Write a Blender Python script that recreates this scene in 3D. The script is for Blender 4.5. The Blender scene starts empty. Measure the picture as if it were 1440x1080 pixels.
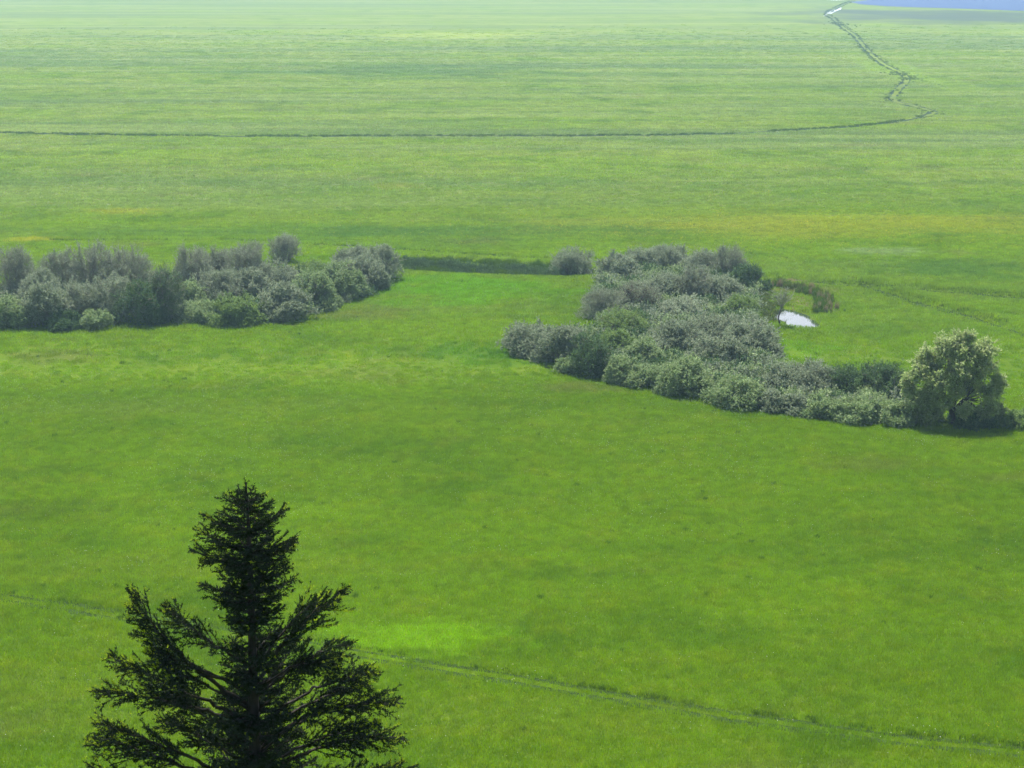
import bpy, math, random
import numpy as np
from math import radians as R, sin, cos, pi

# ------------------------------------------------------------------ camera, sky, sun, exposure
C = bpy.context.scene
COL = C.collection
rng = np.random.default_rng(7)
random.seed(7)

CAM_H, PITCH, F = 42.0, R(14.5), 2400.0
cam_d = bpy.data.cameras.new('camera')
cam_d.lens = 60.0; cam_d.sensor_width = 36.0
cam_d.clip_start = 0.5; cam_d.clip_end = 12000
cam = bpy.data.objects.new('camera', cam_d); COL.objects.link(cam)
cam.location = (0, 0, CAM_H); cam.rotation_euler = (R(90) - PITCH, 0, 0)
C.camera = cam

SUN_EL, SUN_AZ = R(62), R(-13)          # azimuth measured from +Y towards +X
W = bpy.data.worlds.new('World'); C.world = W; W.use_nodes = True
wn = W.node_tree.nodes; wl = W.node_tree.links
bg = wn['Background']; bg.inputs['Strength'].default_value = 0.064
sky = wn.new('ShaderNodeTexSky'); sky.sky_type = 'NISHITA'; sky.sun_disc = False
sky.sun_elevation = SUN_EL; sky.sun_rotation = SUN_AZ
sky.air_density = 1.0; sky.dust_density = 3.0; sky.ozone_density = 1.0
# a pale bank of summer cloud low over the horizon, all the way round (the pond mirrors it)
tcw = wn.new('ShaderNodeTexCoord'); spw = wn.new('ShaderNodeSeparateXYZ'); wl.new(tcw.outputs['Generated'], spw.inputs[0])
mrw = wn.new('ShaderNodeMapRange'); mrw.interpolation_type = 'SMOOTHSTEP'
mrw.inputs['From Min'].default_value = .40; mrw.inputs['From Max'].default_value = .12; wl.new(spw.outputs['Z'], mrw.inputs['Value'])
ntw = wn.new('ShaderNodeTexNoise'); ntw.inputs['Scale'].default_value = 3.0; ntw.inputs['Detail'].default_value = 5; wl.new(tcw.outputs['Generated'], ntw.inputs['Vector'])
mlw = wn.new('ShaderNodeMath'); mlw.operation = 'MULTIPLY'; wl.new(mrw.outputs[0], mlw.inputs[0])
mr2 = wn.new('ShaderNodeMapRange'); mr2.inputs['From Min'].default_value = .3; mr2.inputs['From Max'].default_value = .6; mr2.inputs['To Min'].default_value = .55; wl.new(ntw.outputs['Fac'], mr2.inputs['Value']); wl.new(mr2.outputs[0], mlw.inputs[1])
mxw = wn.new('ShaderNodeMix'); mxw.data_type = 'RGBA'; wl.new(mlw.outputs[0], mxw.inputs['Factor']); wl.new(sky.outputs[0], mxw.inputs[6]); mxw.inputs[7].default_value = (22, 23, 24.5, 1)
wl.new(mxw.outputs[2], bg.inputs['Color'])
sd = bpy.data.lights.new('sun', 'SUN'); sd.energy = 5.0; sd.angle = R(0.5); sd.color = (1.0, 0.95, 0.86)
sun = bpy.data.objects.new('sun', sd); COL.objects.link(sun)
sun.location = (0, 0, 100)
sun.rotation_euler = (R(90) - SUN_EL, 0, pi - SUN_AZ)
C.view_settings.view_transform = 'Standard'; C.view_settings.look = 'None'
C.view_settings.exposure = 0.83; C.view_settings.gamma = 1.0
C.view_settings.use_curve_mapping = False
C.cycles.use_denoising = True; C.cycles.adaptive_threshold = 0.025
C.cycles.max_bounces = 6; C.cycles.diffuse_bounces = 3; C.cycles.glossy_bounces = 2
C.cycles.transmission_bounces = 4; C.cycles.volume_bounces = 0; C.cycles.transparent_max_bounces = 8

# ------------------------------------------------------------------ helpers
def G(px, py, z=0.0):
    """point of the plain seen at a photograph pixel"""
    dx = (px - 720) / F; dy = (540 - py) / F
    d = np.array([dx, cos(PITCH) + dy * sin(PITCH), -sin(PITCH) + dy * cos(PITCH)])
    t = (z - CAM_H) / d[2]
    return np.array([d[0] * t, d[1] * t])

def depth_of(y, z=0.0):
    return y * cos(PITCH) + (CAM_H - z) * sin(PITCH)

def hash2(ix, iy, seed):
    n = (ix.astype(np.int64) * 374761393 + iy.astype(np.int64) * 668265263 + seed * 974711) & 0xffffffff
    n = ((n ^ (n >> 13)) * 1274126177) & 0xffffffff
    return ((n ^ (n >> 16)) & 0xffff) / 65535.0

def vnoise(x, y, seed=0):
    xi = np.floor(x); yi = np.floor(y); fx = x - xi; fy = y - yi
    fx = fx * fx * (3 - 2 * fx); fy = fy * fy * (3 - 2 * fy)
    a = hash2(xi, yi, seed); b = hash2(xi + 1, yi, seed); c = hash2(xi, yi + 1, seed); d = hash2(xi + 1, yi + 1, seed)
    return (a * (1 - fx) + b * fx) * (1 - fy) + (c * (1 - fx) + d * fx) * fy

def smooth(a, b, x):
    t = np.clip((x - a) / (b - a), 0, 1); return t * t * (3 - 2 * t)

def poly_dist(x, y, pts):
    """distance to a polyline and side-signed distance"""
    best = np.full(x.shape, 1e9); sgn = np.zeros(x.shape)
    for (ax, ay), (bx, by) in zip(pts[:-1], pts[1:]):
        vx, vy = bx - ax, by - ay; L = vx * vx + vy * vy
        t = np.clip(((x - ax) * vx + (y - ay) * vy) / L, 0, 1)
        ex = x - ax - t * vx; ey = y - ay - t * vy
        d = np.hypot(ex, ey); s = np.sign(vx * ey - vy * ex)
        m = d < best; best = np.where(m, d, best); sgn = np.where(m, s, sgn)
    return best, sgn

def catmull(pts, n=6):
    P = [np.array(p, float) for p in pts]; P = [2 * P[0] - P[1]] + P + [2 * P[-1] - P[-2]]
    out = []
    for i in range(1, len(P) - 2):
        for k in range(n):
            t = k / n
            out.append(0.5 * ((2 * P[i]) + (-P[i-1] + P[i+1]) * t + (2*P[i-1] - 5*P[i] + 4*P[i+1] - P[i+2]) * t*t + (-P[i-1] + 3*P[i] - 3*P[i+1] + P[i+2]) * t**3))
    out.append(P[-2]); return np.array(out)

def mesh_np(name, V, Fc, mat=None, mat_idx=None, smooth_shade=False):
    V = np.asarray(V, np.float32); Fc = np.asarray(Fc, np.int32)
    me = bpy.data.meshes.new(name); k = Fc.shape[1]
    me.vertices.add(len(V)); me.vertices.foreach_set('co', V.ravel())
    me.loops.add(Fc.size); me.loops.foreach_set('vertex_index', Fc.ravel())
    me.polygons.add(len(Fc)); me.polygons.foreach_set('loop_start', np.arange(0, Fc.size, k, dtype=np.int32))
    me.polygons.foreach_set('use_smooth', np.full(len(Fc), smooth_shade))
    for m in (mat if isinstance(mat, (list, tuple)) else [mat]):
        if m: me.materials.append(m)
    if mat_idx is not None: me.polygons.foreach_set('material_index', np.asarray(mat_idx, np.int32))
    me.update(calc_edges=True)
    return me

def link(name, me, parent=None, loc=(0, 0, 0)):
    o = bpy.data.objects.new(name, me); COL.objects.link(o); o.location = loc
    if parent: o.parent = parent
    return o

def tag(o, label=None, cat=None, group=None, kind=None):
    if label: o['label'] = label
    if cat: o['category'] = cat
    if group: o['group'] = group
    if kind: o['kind'] = kind
    return o

# ------------------------------------------------------------------ tracks, ditches and water courses (as seen lines, laid out on the plain)
def line(*pp, n=6): return catmull([G(*p) for p in pp], n)
TRACK_NEAR = line((-260, 800), (0, 838), (200, 868), (500, 917), (700, 953), (960, 997), (1200, 1034), (1440, 1066), (1750, 1102))
TRACK_MID = line((1085, 392), (1180, 400), (1260, 405), (1350, 411), (1440, 417), (1560, 427))
TRACK_RIGHT = line((1215, 401), (1280, 421), (1340, 437), (1400, 455), (1440, 468), (1560, 505))
TRACK_BACK = line((-120, 337), (0, 340), (300, 337), (420, 341), (560, 350), (680, 358), (780, 364), (900, 366))
DITCH = line((545, 372), (580, 373), (640, 377), (720, 379), (790, 381), (830, 380))
DITCH_BACK = line((560, 362), (640, 364), (700, 369), (790, 373))
FAR_DITCH = line((-200, 184), (0, 187), (150, 190), (400, 192), (650, 191), (950, 190), (1100, 184), (1200, 178), (1270, 170), (1300, 164))
RIVER = line((1300, 164), (1314, 158), (1290, 150), (1258, 141), (1262, 128), (1276, 112), (1268, 103), (1240, 88), (1222, 72), (1208, 56), (1203, 50), (1186, 38), (1172, 26), (1164, 19), (1178, 10), (1200, 1), n=8)
POND_C = G(1116, 446); POND_R = (2.4, 4.9)

def pond_d(x, y):
    """1 at the water's edge, 0 at the centre"""
    a = R(-8); dx = x - POND_C[0]; dy = y - POND_C[1]
    u = dx * cos(a) + dy * sin(a); v = -dx * sin(a) + dy * cos(a)
    u = u + 0.22 * v
    ang = np.arctan2(v, u)
    return np.hypot(u / POND_R[0], v / POND_R[1]) * (1 + 0.12 * np.sin(3 * ang + 1) + 0.06 * np.sin(7 * ang))

def relief(x, y):
    x = np.asarray(x, float); y = np.asarray(y, float)
    near = 1 - smooth(300, 430, y)
    z = near * (0.55 * (vnoise(x / 34, y / 40, 1) - .5) + 0.22 * (vnoise(x / 9, y / 11, 2) - .5) + 0.10 * (vnoise(x / 3.1, y / 3.3, 3) - .5))
    dd, _ = poly_dist(x, y, DITCH); z = z - 0.95 * np.exp(-(dd / 1.9) ** 2)
    dd, _ = poly_dist(x, y, DITCH_BACK); z = z - 0.5 * np.exp(-(dd / 1.5) ** 2)
    dd, sg = poly_dist(x, y, TRACK_RIGHT); z = z + 0.35 * np.exp(-((dd * sg - 2.2) / 1.6) ** 2)
    dd, sg = poly_dist(x, y, TRACK_MID); z = z + 0.3 * np.exp(-((dd * sg - 2.5) / 2.0) ** 2)
    p = pond_d(x, y); z = z * smooth(1.0, 2.2, p) - 0.75 * (1 - smooth(.55, 1.35, p))
    hill = np.where(y < 0, 40.3 + 0 * y, 40.3 * np.clip(1 - y / 62.0, 0, 1))
    hill = hill + np.where((y > 2) & (y < 62), 0.8 * (vnoise(x / 6, y / 6, 9) - .5), 0) * np.clip((62 - y) / 10, 0, 1)
    return z * smooth(62, 75, y) + hill

# ------------------------------------------------------------------ materials
def new_mat(name):
    m = bpy.data.materials.new(name); m.use_nodes = True
    nt = m.node_tree; nt.nodes.clear(); return m, nt

def N(nt, t, **kw):
    n = nt.nodes.new(t)
    for k, v in kw.items(): setattr(n, k, v)
    return n

def meadow_group():
    g = bpy.data.node_groups.new('meadow_colour', 'ShaderNodeTree')
    g.interface.new_socket('Color', in_out='OUTPUT', socket_type='NodeSocketColor')
    out = g.nodes.new('NodeGroupOutput')
    geo = N(g, 'ShaderNodeNewGeometry')
    sep = N(g, 'ShaderNodeSeparateXYZ'); g.links.new(geo.outputs['Position'], sep.inputs[0])
    def noise(sx, sy, detail, off=0.0, rough=.55):
        mp = N(g, 'ShaderNodeMapping'); mp.inputs['Scale'].default_value = (sx, sy, 0.0)
        mp.inputs['Location'].default_value = (off, off * 1.7, 0)
        g.links.new(geo.outputs['Position'], mp.inputs[0])
        t = N(g, 'ShaderNodeTexNoise'); t.noise_dimensions = '2D'
        t.inputs['Scale'].default_value = 1.0; t.inputs['Detail'].default_value = detail; t.inputs['Roughness'].default_value = rough
        g.links.new(mp.outputs[0], t.inputs['Vector']); return t.outputs['Fac']
    def ramp(sock, a, b):
        r = N(g, 'ShaderNodeMapRange'); r.interpolation_type = 'SMOOTHSTEP'
        r.inputs['From Min'].default_value = a; r.inputs['From Max'].default_value = b
        g.links.new(sock, r.inputs['Value']); return r.outputs['Result']
    def mul(a, b):
        m = N(g, 'ShaderNodeMath', operation='MULTIPLY'); g.links.new(a, m.inputs[0])
        if isinstance(b, float): m.inputs[1].default_value = b
        else: g.links.new(b, m.inputs[1])
        return m.outputs[0]
    def mix(fac, a, b, fscale=1.0):
        m = N(g, 'ShaderNodeMix', data_type='RGBA')
        g.links.new(mul(fac, fscale), m.inputs['Factor'])
        for s, v in ((m.inputs[6], a), (m.inputs[7], b)):
            if isinstance(v, tuple): s.default_value = (*v, 1)
            else: g.links.new(v, s)
        return m.outputs[2]
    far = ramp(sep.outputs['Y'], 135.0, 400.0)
    base = mix(far, BASE_NEAR, BASE_FAR_HAZED)  # grass colour pales with distance, carrying part of the haze
    col = mix(ramp(noise(.022, .03, 3, 3), .38, .66), base, LIGHT, .5)
    col = mix(ramp(noise(.07, .09, 4, 11), .47, .72), col, DARK, .6)
    col = mix(ramp(noise(.25, .3, 3, 31), .45, .75), col, YELLOWISH, .4)
    col = mix(ramp(noise(.013, .06, 5, 57), .5, .78), col, mix(far, DARK, MARSH), .5)
    col = mix(ramp(noise(.006, .045, 4, 91), .57, .74), col, STRAW, .25)
    # long pale and dark belts across the far plain
    col = mix(mul(ramp(noise(.0022, .022, 4, 17), .46, .66), far), col, MARSH, .8)
    col = mix(mul(ramp(noise(.004, .05, 4, 23), .52, .66), far), col, PALE, .7)
    col = mix(mul(ramp(noise(.0016, .07, 5, 37), .5, .64), far), col, MARSH, .35)
    col = mix(ramp(noise(.9, 1.0, 3, 5), .45, .72), col, DARK, .3)
    col = mix(ramp(noise(.045, .06, 4, 71), .62, .78), col, DRY, .38)
    def blob(cx, cy, rx, ry, colr, s, cur):
        mp = N(g, 'ShaderNodeMapping'); mp.inputs['Location'].default_value = (-cx / rx, -cy / ry, 0)
        mp.inputs['Scale'].default_value = (1 / rx, 1 / ry, 0)
        g.links.new(geo.outputs['Position'], mp.inputs[0])
        vl = N(g, 'ShaderNodeVectorMath', operation='LENGTH'); g.links.new(mp.outputs[0], vl.inputs[0])
        ad = N(g, 'ShaderNodeMath', operation='MULTIPLY_ADD'); g.links.new(noise(2.2 / rx, 2.2 / ry, 5, cx * .37), ad.inputs[0])
        ad.inputs[1].default_value = -2.0; g.links.new(vl.outputs['Value'], ad.inputs[2])
        return mix(ramp(ad.outputs[0], .25, -.75), cur, colr, s)
    for (px, py, wx, wy, colr, s) in BLOBS:
        c = G(px, py); e = G(px + wx, py); dz = abs(G(px, py - wy)[1] - G(px, py + wy)[1]) / 2
        col = blob(c[0], c[1], abs(e[0] - c[0]), dz, colr, s, col)
    g.links.new(col, out.inputs[0])
    return g

BASE_NEAR = (.157, .27, .015); BASE_FAR_HAZED = (.265, .345, .075)
LIGHT = (.19, .325, .016); DARK = (.095, .195, .018); YELLOWISH = (.23, .31, .022)
MARSH = (.165, .245, .08); STRAW = (.26, .32, .08); PALE = (.29, .37, .11); DRY = (.19, .20, .075)
FLOWERY = (.33, .35, .04)
BLOBS = [
    (1180, 318, 420, 20, FLOWERY, .45), (175, 297, 60, 5, FLOWERY, .6), (45, 337, 40, 4, FLOWERY, .9), (560, 262, 50, 5, FLOWERY, .3),
    (600, 325, 420, 13, (.08, .18, .04), .55), (1330, 378, 130, 16, (.08, .18, .035), .6), (1240, 355, 80, 6, (.25, .33, .16), .6),
    (590, 895, 150, 30, (.22, .40, .014), .9), (690, 500, 120, 22, (.07, .2, .014), .55), (640, 405, 170, 22, (.13, .33, .012), .6),
    (1130, 490, 60, 14, (.14, .33, .012), .5), (430, 716, 150, 16, (.2, .33, .015), .5), (820, 548, 70, 9, (.2, .19, .08), .4),
    (1215, 652, 90, 12, (.19, .2, .07), .35), (560, 100, 260, 10, (.07, .16, .05), .5), (640, 50, 150, 5, (.33, .42, .08), .8),
    (80, 500, 70, 12, (.16, .18, .06), .45), (60, 715, 110, 18, (.1, .17, .03), .5), (1265, 100, 40, 26, (.26, .38, .06), .7),
    (430, 376, 22, 6, (.25, .16, .05), .8), (1130, 408, 50, 4, (.22, .19, .09), .7), (1330, 22, 260, 12, (.09, .12, .11), .8),
]
MEADOW = meadow_group()

def meadow_mat(name, trans, ground=False, mult=1.0, tint=None):
    m, nt = new_mat(name)
    out = N(nt, 'ShaderNodeOutputMaterial')
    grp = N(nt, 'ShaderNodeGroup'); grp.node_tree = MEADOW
    hsv = N(nt, 'ShaderNodeHueSaturation'); nt.links.new(grp.outputs[0], hsv.inputs['Color'])
    hsv.inputs['Value'].default_value = mult
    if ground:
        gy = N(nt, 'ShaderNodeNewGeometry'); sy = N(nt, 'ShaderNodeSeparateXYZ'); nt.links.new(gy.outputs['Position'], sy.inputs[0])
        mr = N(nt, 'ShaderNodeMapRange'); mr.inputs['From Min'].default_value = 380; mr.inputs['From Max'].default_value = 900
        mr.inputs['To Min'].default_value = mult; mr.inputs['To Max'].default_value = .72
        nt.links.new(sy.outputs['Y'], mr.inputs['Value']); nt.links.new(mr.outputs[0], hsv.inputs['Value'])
    if not ground:
        oi = N(nt, 'ShaderNodeObjectInfo')
        mr = N(nt, 'ShaderNodeMapRange'); mr.inputs['To Min'].default_value = .8 * mult; mr.inputs['To Max'].default_value = 1.2 * mult
        nt.links.new(oi.outputs['Random'], mr.inputs['Value']); nt.links.new(mr.outputs[0], hsv.inputs['Value'])
    col = hsv.outputs[0]
    if tint:
        mx = N(nt, 'ShaderNodeMix', data_type='RGBA'); mx.inputs['Factor'].default_value = tint[3]
        nt.links.new(col, mx.inputs[6]); mx.inputs[7].default_value = (*tint[:3], 1); col = mx.outputs[2]
    d = N(nt, 'ShaderNodeBsdfDiffuse'); nt.links.new(col, d.inputs[0])
    if ground:
        tn = N(nt, 'ShaderNodeTexNoise'); tn.inputs['Scale'].default_value = 2.2; tn.inputs['Detail'].default_value = 6
        geo = N(nt, 'ShaderNodeNewGeometry'); nt.links.new(geo.outputs['Position'], tn.inputs['Vector'])
        b = N(nt, 'ShaderNodeBump'); b.inputs['Strength'].default_value = .7; b.inputs['Distance'].default_value = .25
        nt.links.new(tn.outputs['Fac'], b.inputs['Height']); nt.links.new(b.outputs[0], d.inputs['Normal'])
        nt.links.new(d.outputs[0], out.inputs[0])
    else:
        t = N(nt, 'ShaderNodeBsdfTranslucent')
        hv = N(nt, 'ShaderNodeHueSaturation'); hv.inputs['Value'].default_value = 1.15; hv.inputs['Saturation'].default_value = 1.1
        nt.links.new(col, hv.inputs['Color']); nt.links.new(hv.outputs[0], t.inputs[0])
        ms = N(nt, 'ShaderNodeMixShader'); ms.inputs[0].default_value = trans
        nt.links.new(d.outputs[0], ms.inputs[1]); nt.links.new(t.outputs[0], ms.inputs[2])
        nt.links.new(ms.outputs[0], out.inputs[0])
    return m

def leaf_mat(name, c1, c2, trans=.35, c3=None, gloss=0.0):
    m, nt = new_mat(name)
    out = N(nt, 'ShaderNodeOutputMaterial'); geo = N(nt, 'ShaderNodeNewGeometry'); oi = N(nt, 'ShaderNodeObjectInfo')
    cr = N(nt, 'ShaderNodeValToRGB'); e = cr.color_ramp.elements
    e[0].color = (*c1, 1); e[1].color = (*c2, 1); e[0].position = .15; e[1].position = .85
    if c3: x = e.new(.97); x.color = (*c3, 1)
    nt.links.new(geo.outputs['Random Per Island'], cr.inputs[0])
    tn = N(nt, 'ShaderNodeTexNoise'); tn.inputs['Scale'].default_value = 1.1; tn.inputs['Detail'].default_value = 3
    nt.links.new(geo.outputs['Position'], tn.inputs['Vector'])
    mr = N(nt, 'ShaderNodeMapRange'); mr.inputs['From Min'].default_value = .3; mr.inputs['From Max'].default_value = .7
    mr.inputs['To Min'].default_value = .78; mr.inputs['To Max'].default_value = 1.22
    nt.links.new(tn.outputs['Fac'], mr.inputs['Value'])
    hsv = N(nt, 'ShaderNodeHueSaturation'); nt.links.new(cr.outputs[0], hsv.inputs['Color']); nt.links.new(mr.outputs[0], hsv.inputs['Value'])
    d = N(nt, 'ShaderNodeBsdfDiffuse'); nt.links.new(hsv.outputs[0], d.inputs[0])
    t = N(nt, 'ShaderNodeBsdfTranslucent'); nt.links.new(hsv.outputs[0], t.inputs[0])
    ms = N(nt, 'ShaderNodeMixShader'); ms.inputs[0].default_value = trans
    nt.links.new(d.outputs[0], ms.inputs[1]); nt.links.new(t.outputs[0], ms.inputs[2])
    last = ms.outputs[0]
    if gloss:
        gl = N(nt, 'ShaderNodeBsdfGlossy'); gl.inputs['Roughness'].default_value = .45; gl.inputs[0].default_value = (.8, .8, .8, 1)
        m2 = N(nt, 'ShaderNodeMixShader'); m2.inputs[0].default_value = gloss
        nt.links.new(last, m2.inputs[1]); nt.links.new(gl.outputs[0], m2.inputs[2]); last = m2.outputs[0]
    nt.links.new(last, out.inputs[0])
    return m

def bark_mat(name, c1, c2, scale=6):
    m, nt = new_mat(name)
    out = N(nt, 'ShaderNodeOutputMaterial'); b = N(nt, 'ShaderNodeBsdfPrincipled'); b.inputs['Roughness'].default_value = .9
    tc = N(nt, 'ShaderNodeTexCoord'); tn = N(nt, 'ShaderNodeTexNoise'); tn.inputs['Scale'].default_value = scale; tn.inputs['Detail'].default_value = 6
    mp = N(nt, 'ShaderNodeMapping'); mp.inputs['Scale'].default_value = (1, 1, .3)
    nt.links.new(tc.outputs['Object'], mp.inputs[0]); nt.links.new(mp.outputs[0], tn.inputs['Vector'])
    cr = N(nt, 'ShaderNodeValToRGB'); cr.color_ramp.elements[0].color = (*c1, 1); cr.color_ramp.elements[1].color = (*c2, 1)
    cr.color_ramp.elements[0].position = .35; cr.color_ramp.elements[1].position = .68
    nt.links.new(tn.outputs['Fac'], cr.inputs[0]); nt.links.new(cr.outputs[0], b.inputs['Base Color'])
    bp = N(nt, 'ShaderNodeBump'); bp.inputs['Strength'].default_value = .6; bp.inputs['Distance'].default_value = .03
    nt.links.new(tn.outputs['Fac'], bp.inputs['Height']); nt.links.new(bp.outputs[0], b.inputs['Normal'])
    nt.links.new(b.outputs[0], out.inputs[0]); return m

def water_mat(name, rough, wave_scale, wave, base=(.02, .03, .03), ior=1.33):
    m, nt = new_mat(name)
    out = N(nt, 'ShaderNodeOutputMaterial'); b = N(nt, 'ShaderNodeBsdfPrincipled')
    b.inputs['Base Color'].default_value = (*base, 1); b.inputs['Roughness'].default_value = rough; b.inputs['IOR'].default_value = ior
    b.inputs['Specular IOR Level'].default_value = .5
    tn = N(nt, 'ShaderNodeTexNoise'); tn.inputs['Scale'].default_value = wave_scale; tn.inputs['Detail'].default_value = 3
    geo = N(nt, 'ShaderNodeNewGeometry'); nt.links.new(geo.outputs['Position'], tn.inputs['Vector'])
    bp = N(nt, 'ShaderNodeBump'); bp.inputs['Strength'].default_value = wave; bp.inputs['Distance'].default_value = .05
    nt.links.new(tn.outputs['Fac'], bp.inputs['Height']); nt.links.new(bp.outputs[0], b.inputs['Normal'])
    nt.links.new(b.outputs[0], out.inputs[0]); return m

def plain_mat(name, col, rough=.9, var=.25, scale=3.0):
    m, nt = new_mat(name)
    out = N(nt, 'ShaderNodeOutputMaterial'); d = N(nt, 'ShaderNodeBsdfDiffuse')
    geo = N(nt, 'ShaderNodeNewGeometry'); tn = N(nt, 'ShaderNodeTexNoise'); tn.inputs['Scale'].default_value = scale; tn.inputs['Detail'].default_value = 5
    nt.links.new(geo.outputs['Position'], tn.inputs['Vector'])
    cr = N(nt, 'ShaderNodeValToRGB'); cr.color_ramp.elements[0].color = (*[c * (1 - var) for c in col], 1); cr.color_ramp.elements[1].color = (*[c * (1 + var) for c in col], 1)
    cr.color_ramp.elements[0].position = .35; cr.color_ramp.elements[1].position = .65
    nt.links.new(tn.outputs['Fac'], cr.inputs[0]); nt.links.new(cr.outputs[0], d.inputs[0]); nt.links.new(d.outputs[0], out.inputs[0]); return m

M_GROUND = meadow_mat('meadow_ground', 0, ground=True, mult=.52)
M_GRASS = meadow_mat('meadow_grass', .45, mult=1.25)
M_GRASS_TALL = meadow_mat('tall_dark_grass', .4, mult=.72, tint=(.05, .12, .025, .5))
M_RUT = plain_mat('trodden_grass', (.035, .065, .014))
M_FARCH = plain_mat('wet_channel_bed', (.03, .055, .03))
M_EARTH = plain_mat('bare_earth', (.12, .11, .06), scale=1.2)
M_WATER = water_mat('still_water', .03, 1.2, .03, ior=2.2)
M_LAKE = water_mat('lake_water', .5, .6, 1.0, (.025, .06, .17), ior=1.12)  # blue of the reflected sky is put into the base colour
LEAF = {
    'pale': leaf_mat('willow_leaves_pale', (.21, .31, .12), (.38, .47, .25), .3),
    'grey': leaf_mat('willow_leaves_grey', (.20, .265, .15), (.38, .43, .31), .3),
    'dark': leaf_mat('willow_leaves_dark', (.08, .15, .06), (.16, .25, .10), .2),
    'green': leaf_mat('willow_leaves_green', (.15, .25, .06), (.27, .37, .13), .35),
    'whitish': leaf_mat('willow_leaves_whitish', (.27, .34, .21), (.47, .52, .39), .3),
    'silver': leaf_mat('willow_leaves_silver', (.29, .40, .13), (.50, .58, .28), .5, (.64, .66, .42)),
}
M_TWIG = bark_mat('willow_twigs', (.18, .17, .13), (.36, .35, .28))
M_TWIG_BROWN = bark_mat('willow_twigs_brown', (.10, .06, .05), (.2, .13, .10))
M_BARK = bark_mat('willow_bark', (.035, .03, .027), (.10, .085, .07))
M_FIRBARK = bark_mat('fir_bark', (.014, .012, .010), (.045, .038, .030), 12)
M_NEEDLE = leaf_mat('fir_needles', (.006, .018, .005), (.018, .04, .010), .1, gloss=.015)
M_FRESH = leaf_mat('fir_fresh_shoots', (.24, .36, .02), (.42, .54, .04), .45)
M_REED = leaf_mat('reed_blades', (.07, .12, .03), (.17, .21, .07), .35)
M_REED_DRY = leaf_mat('dry_reed_stems', (.22, .18, .10), (.36, .31, .19), .3)

# ------------------------------------------------------------------ the ground, one sheet
def axis(fine0, fine1, step, lo, hi, grow=1.09):
    a = list(np.arange(fine0, fine1 + 1e-6, step)); s = step; v = fine1
    while v < hi: s *= grow; v += s; a.append(min(v, hi))
    s = step; v = fine0; pre = []
    while v > lo: s *= grow; v -= s; pre.append(max(v, lo))
    return np.array(pre[::-1] + a)
ys = axis(60, 262, .8, -400, 6000, 1.035); xs = axis(-82, 84, .8, -4000, 4000, 1.05)
X, Y = np.meshgrid(xs, ys)
Z = relief(X, Y)
V = np.stack([X.ravel(), Y.ravel(), Z.ravel()], 1)
nx = len(xs); ii = (np.arange(len(ys) - 1)[:, None] * nx + np.arange(nx - 1)[None, :]).ravel()
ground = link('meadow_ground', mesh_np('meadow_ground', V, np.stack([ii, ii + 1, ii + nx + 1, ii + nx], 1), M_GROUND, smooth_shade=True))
tag(ground, 'wide flat green meadow plain with a steep hillside under the viewpoint', kind='structure')

def disc_patch(name, pts, z, mat, label):
    n = len(pts); V = [(p[0], p[1], z) for p in pts]; c = np.mean(np.array(pts), 0); V.append((c[0], c[1], z))
    o = link(name, mesh_np(name, V, [(i, (i + 1) % n, n) for i in range(n)], mat))
    return tag(o, label, kind='structure')

def ribbon(name, pts, half, mat, label, lift=.03, offset=0.0, wob=0.0, seed=0):
    pts = np.asarray(pts); seg = np.diff(pts, axis=0); L = np.r_[0, np.cumsum(np.hypot(seg[:, 0], seg[:, 1]))]
    n = max(8, int(L[-1] / .8)) if L[-1] < 400 else int(L[-1] / 3); s = np.linspace(0, L[-1], n)
    x = np.interp(s, L, pts[:, 0]); y = np.interp(s, L, pts[:, 1])
    tx = np.gradient(x); ty = np.gradient(y); m = np.hypot(tx, ty); nxv = -ty / m; nyv = tx / m
    w = half * (1 + wob * (vnoise(s / 3.0, s * 0 + 5, seed) - .5) * 2)
    cols = []
    for k in (-1, 0, 1):
        oo = offset + wob * .35 * (vnoise(s / 7.0, s * 0 + 2, seed + 3) - .5); cx = x + nxv * (oo + k * w); cy = y + nyv * (oo + k * w)
        cols.append(np.stack([cx, cy, relief(cx, cy) + lift * (1 if k == 0 else .3)], 1))
    V = np.concatenate(cols); i = np.arange(n - 1)
    Fc = np.concatenate([np.stack([i, i + 1, n + i + 1, n + i], 1), np.stack([n + i, n + i + 1, 2*n + i + 1, 2*n + i], 1)])
    return tag(link(name, mesh_np(name, V, Fc, mat, smooth_shade=True)), label, kind='structure')

th = np.linspace(0, 2 * pi, 49)[:-1]
disc_patch('pond_water', [(POND_C[0] + 4.8 * cos(a), POND_C[1] + 8.5 * sin(a)) for a in th], -0.30, M_WATER, 'small bright pond reflecting the sky')
def shore(p, wpx, hpx): return [tuple(G(p[0] + wpx * cos(a) * (1 + .2 * sin(3 * a)), p[1] + hpx * sin(a))) for a in th]
gp = G(569, 378)
disc_patch('ditch_water', [(gp[0] + 1.1 * cos(a), gp[1] + 1.9 * sin(a)) for a in th], -0.42, M_WATER, 'glint of water at the left end of the ditch')
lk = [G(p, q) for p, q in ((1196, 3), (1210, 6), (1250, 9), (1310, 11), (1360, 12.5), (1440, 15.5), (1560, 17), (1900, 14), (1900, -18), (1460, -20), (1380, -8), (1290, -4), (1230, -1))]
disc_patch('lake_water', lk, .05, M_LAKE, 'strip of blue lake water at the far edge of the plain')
for pts in (((1162, 19), (1169, 19.5), (1175, 16), (1182, 13.5), (1184, 11), (1180, 10), (1179, 12), (1172, 14), (1167, 16.5)),
            ((1156, -1), (1172, 0.5), (1190, 0), (1180, -3), (1160, -3)),
            ((1158, 23), (1162, 22), (1163, 20.5), (1160, 21))):
    disc_patch('river_water', [G(*p) for p in pts], .06, M_WATER, 'pale river water shining far out on the plain')

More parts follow.
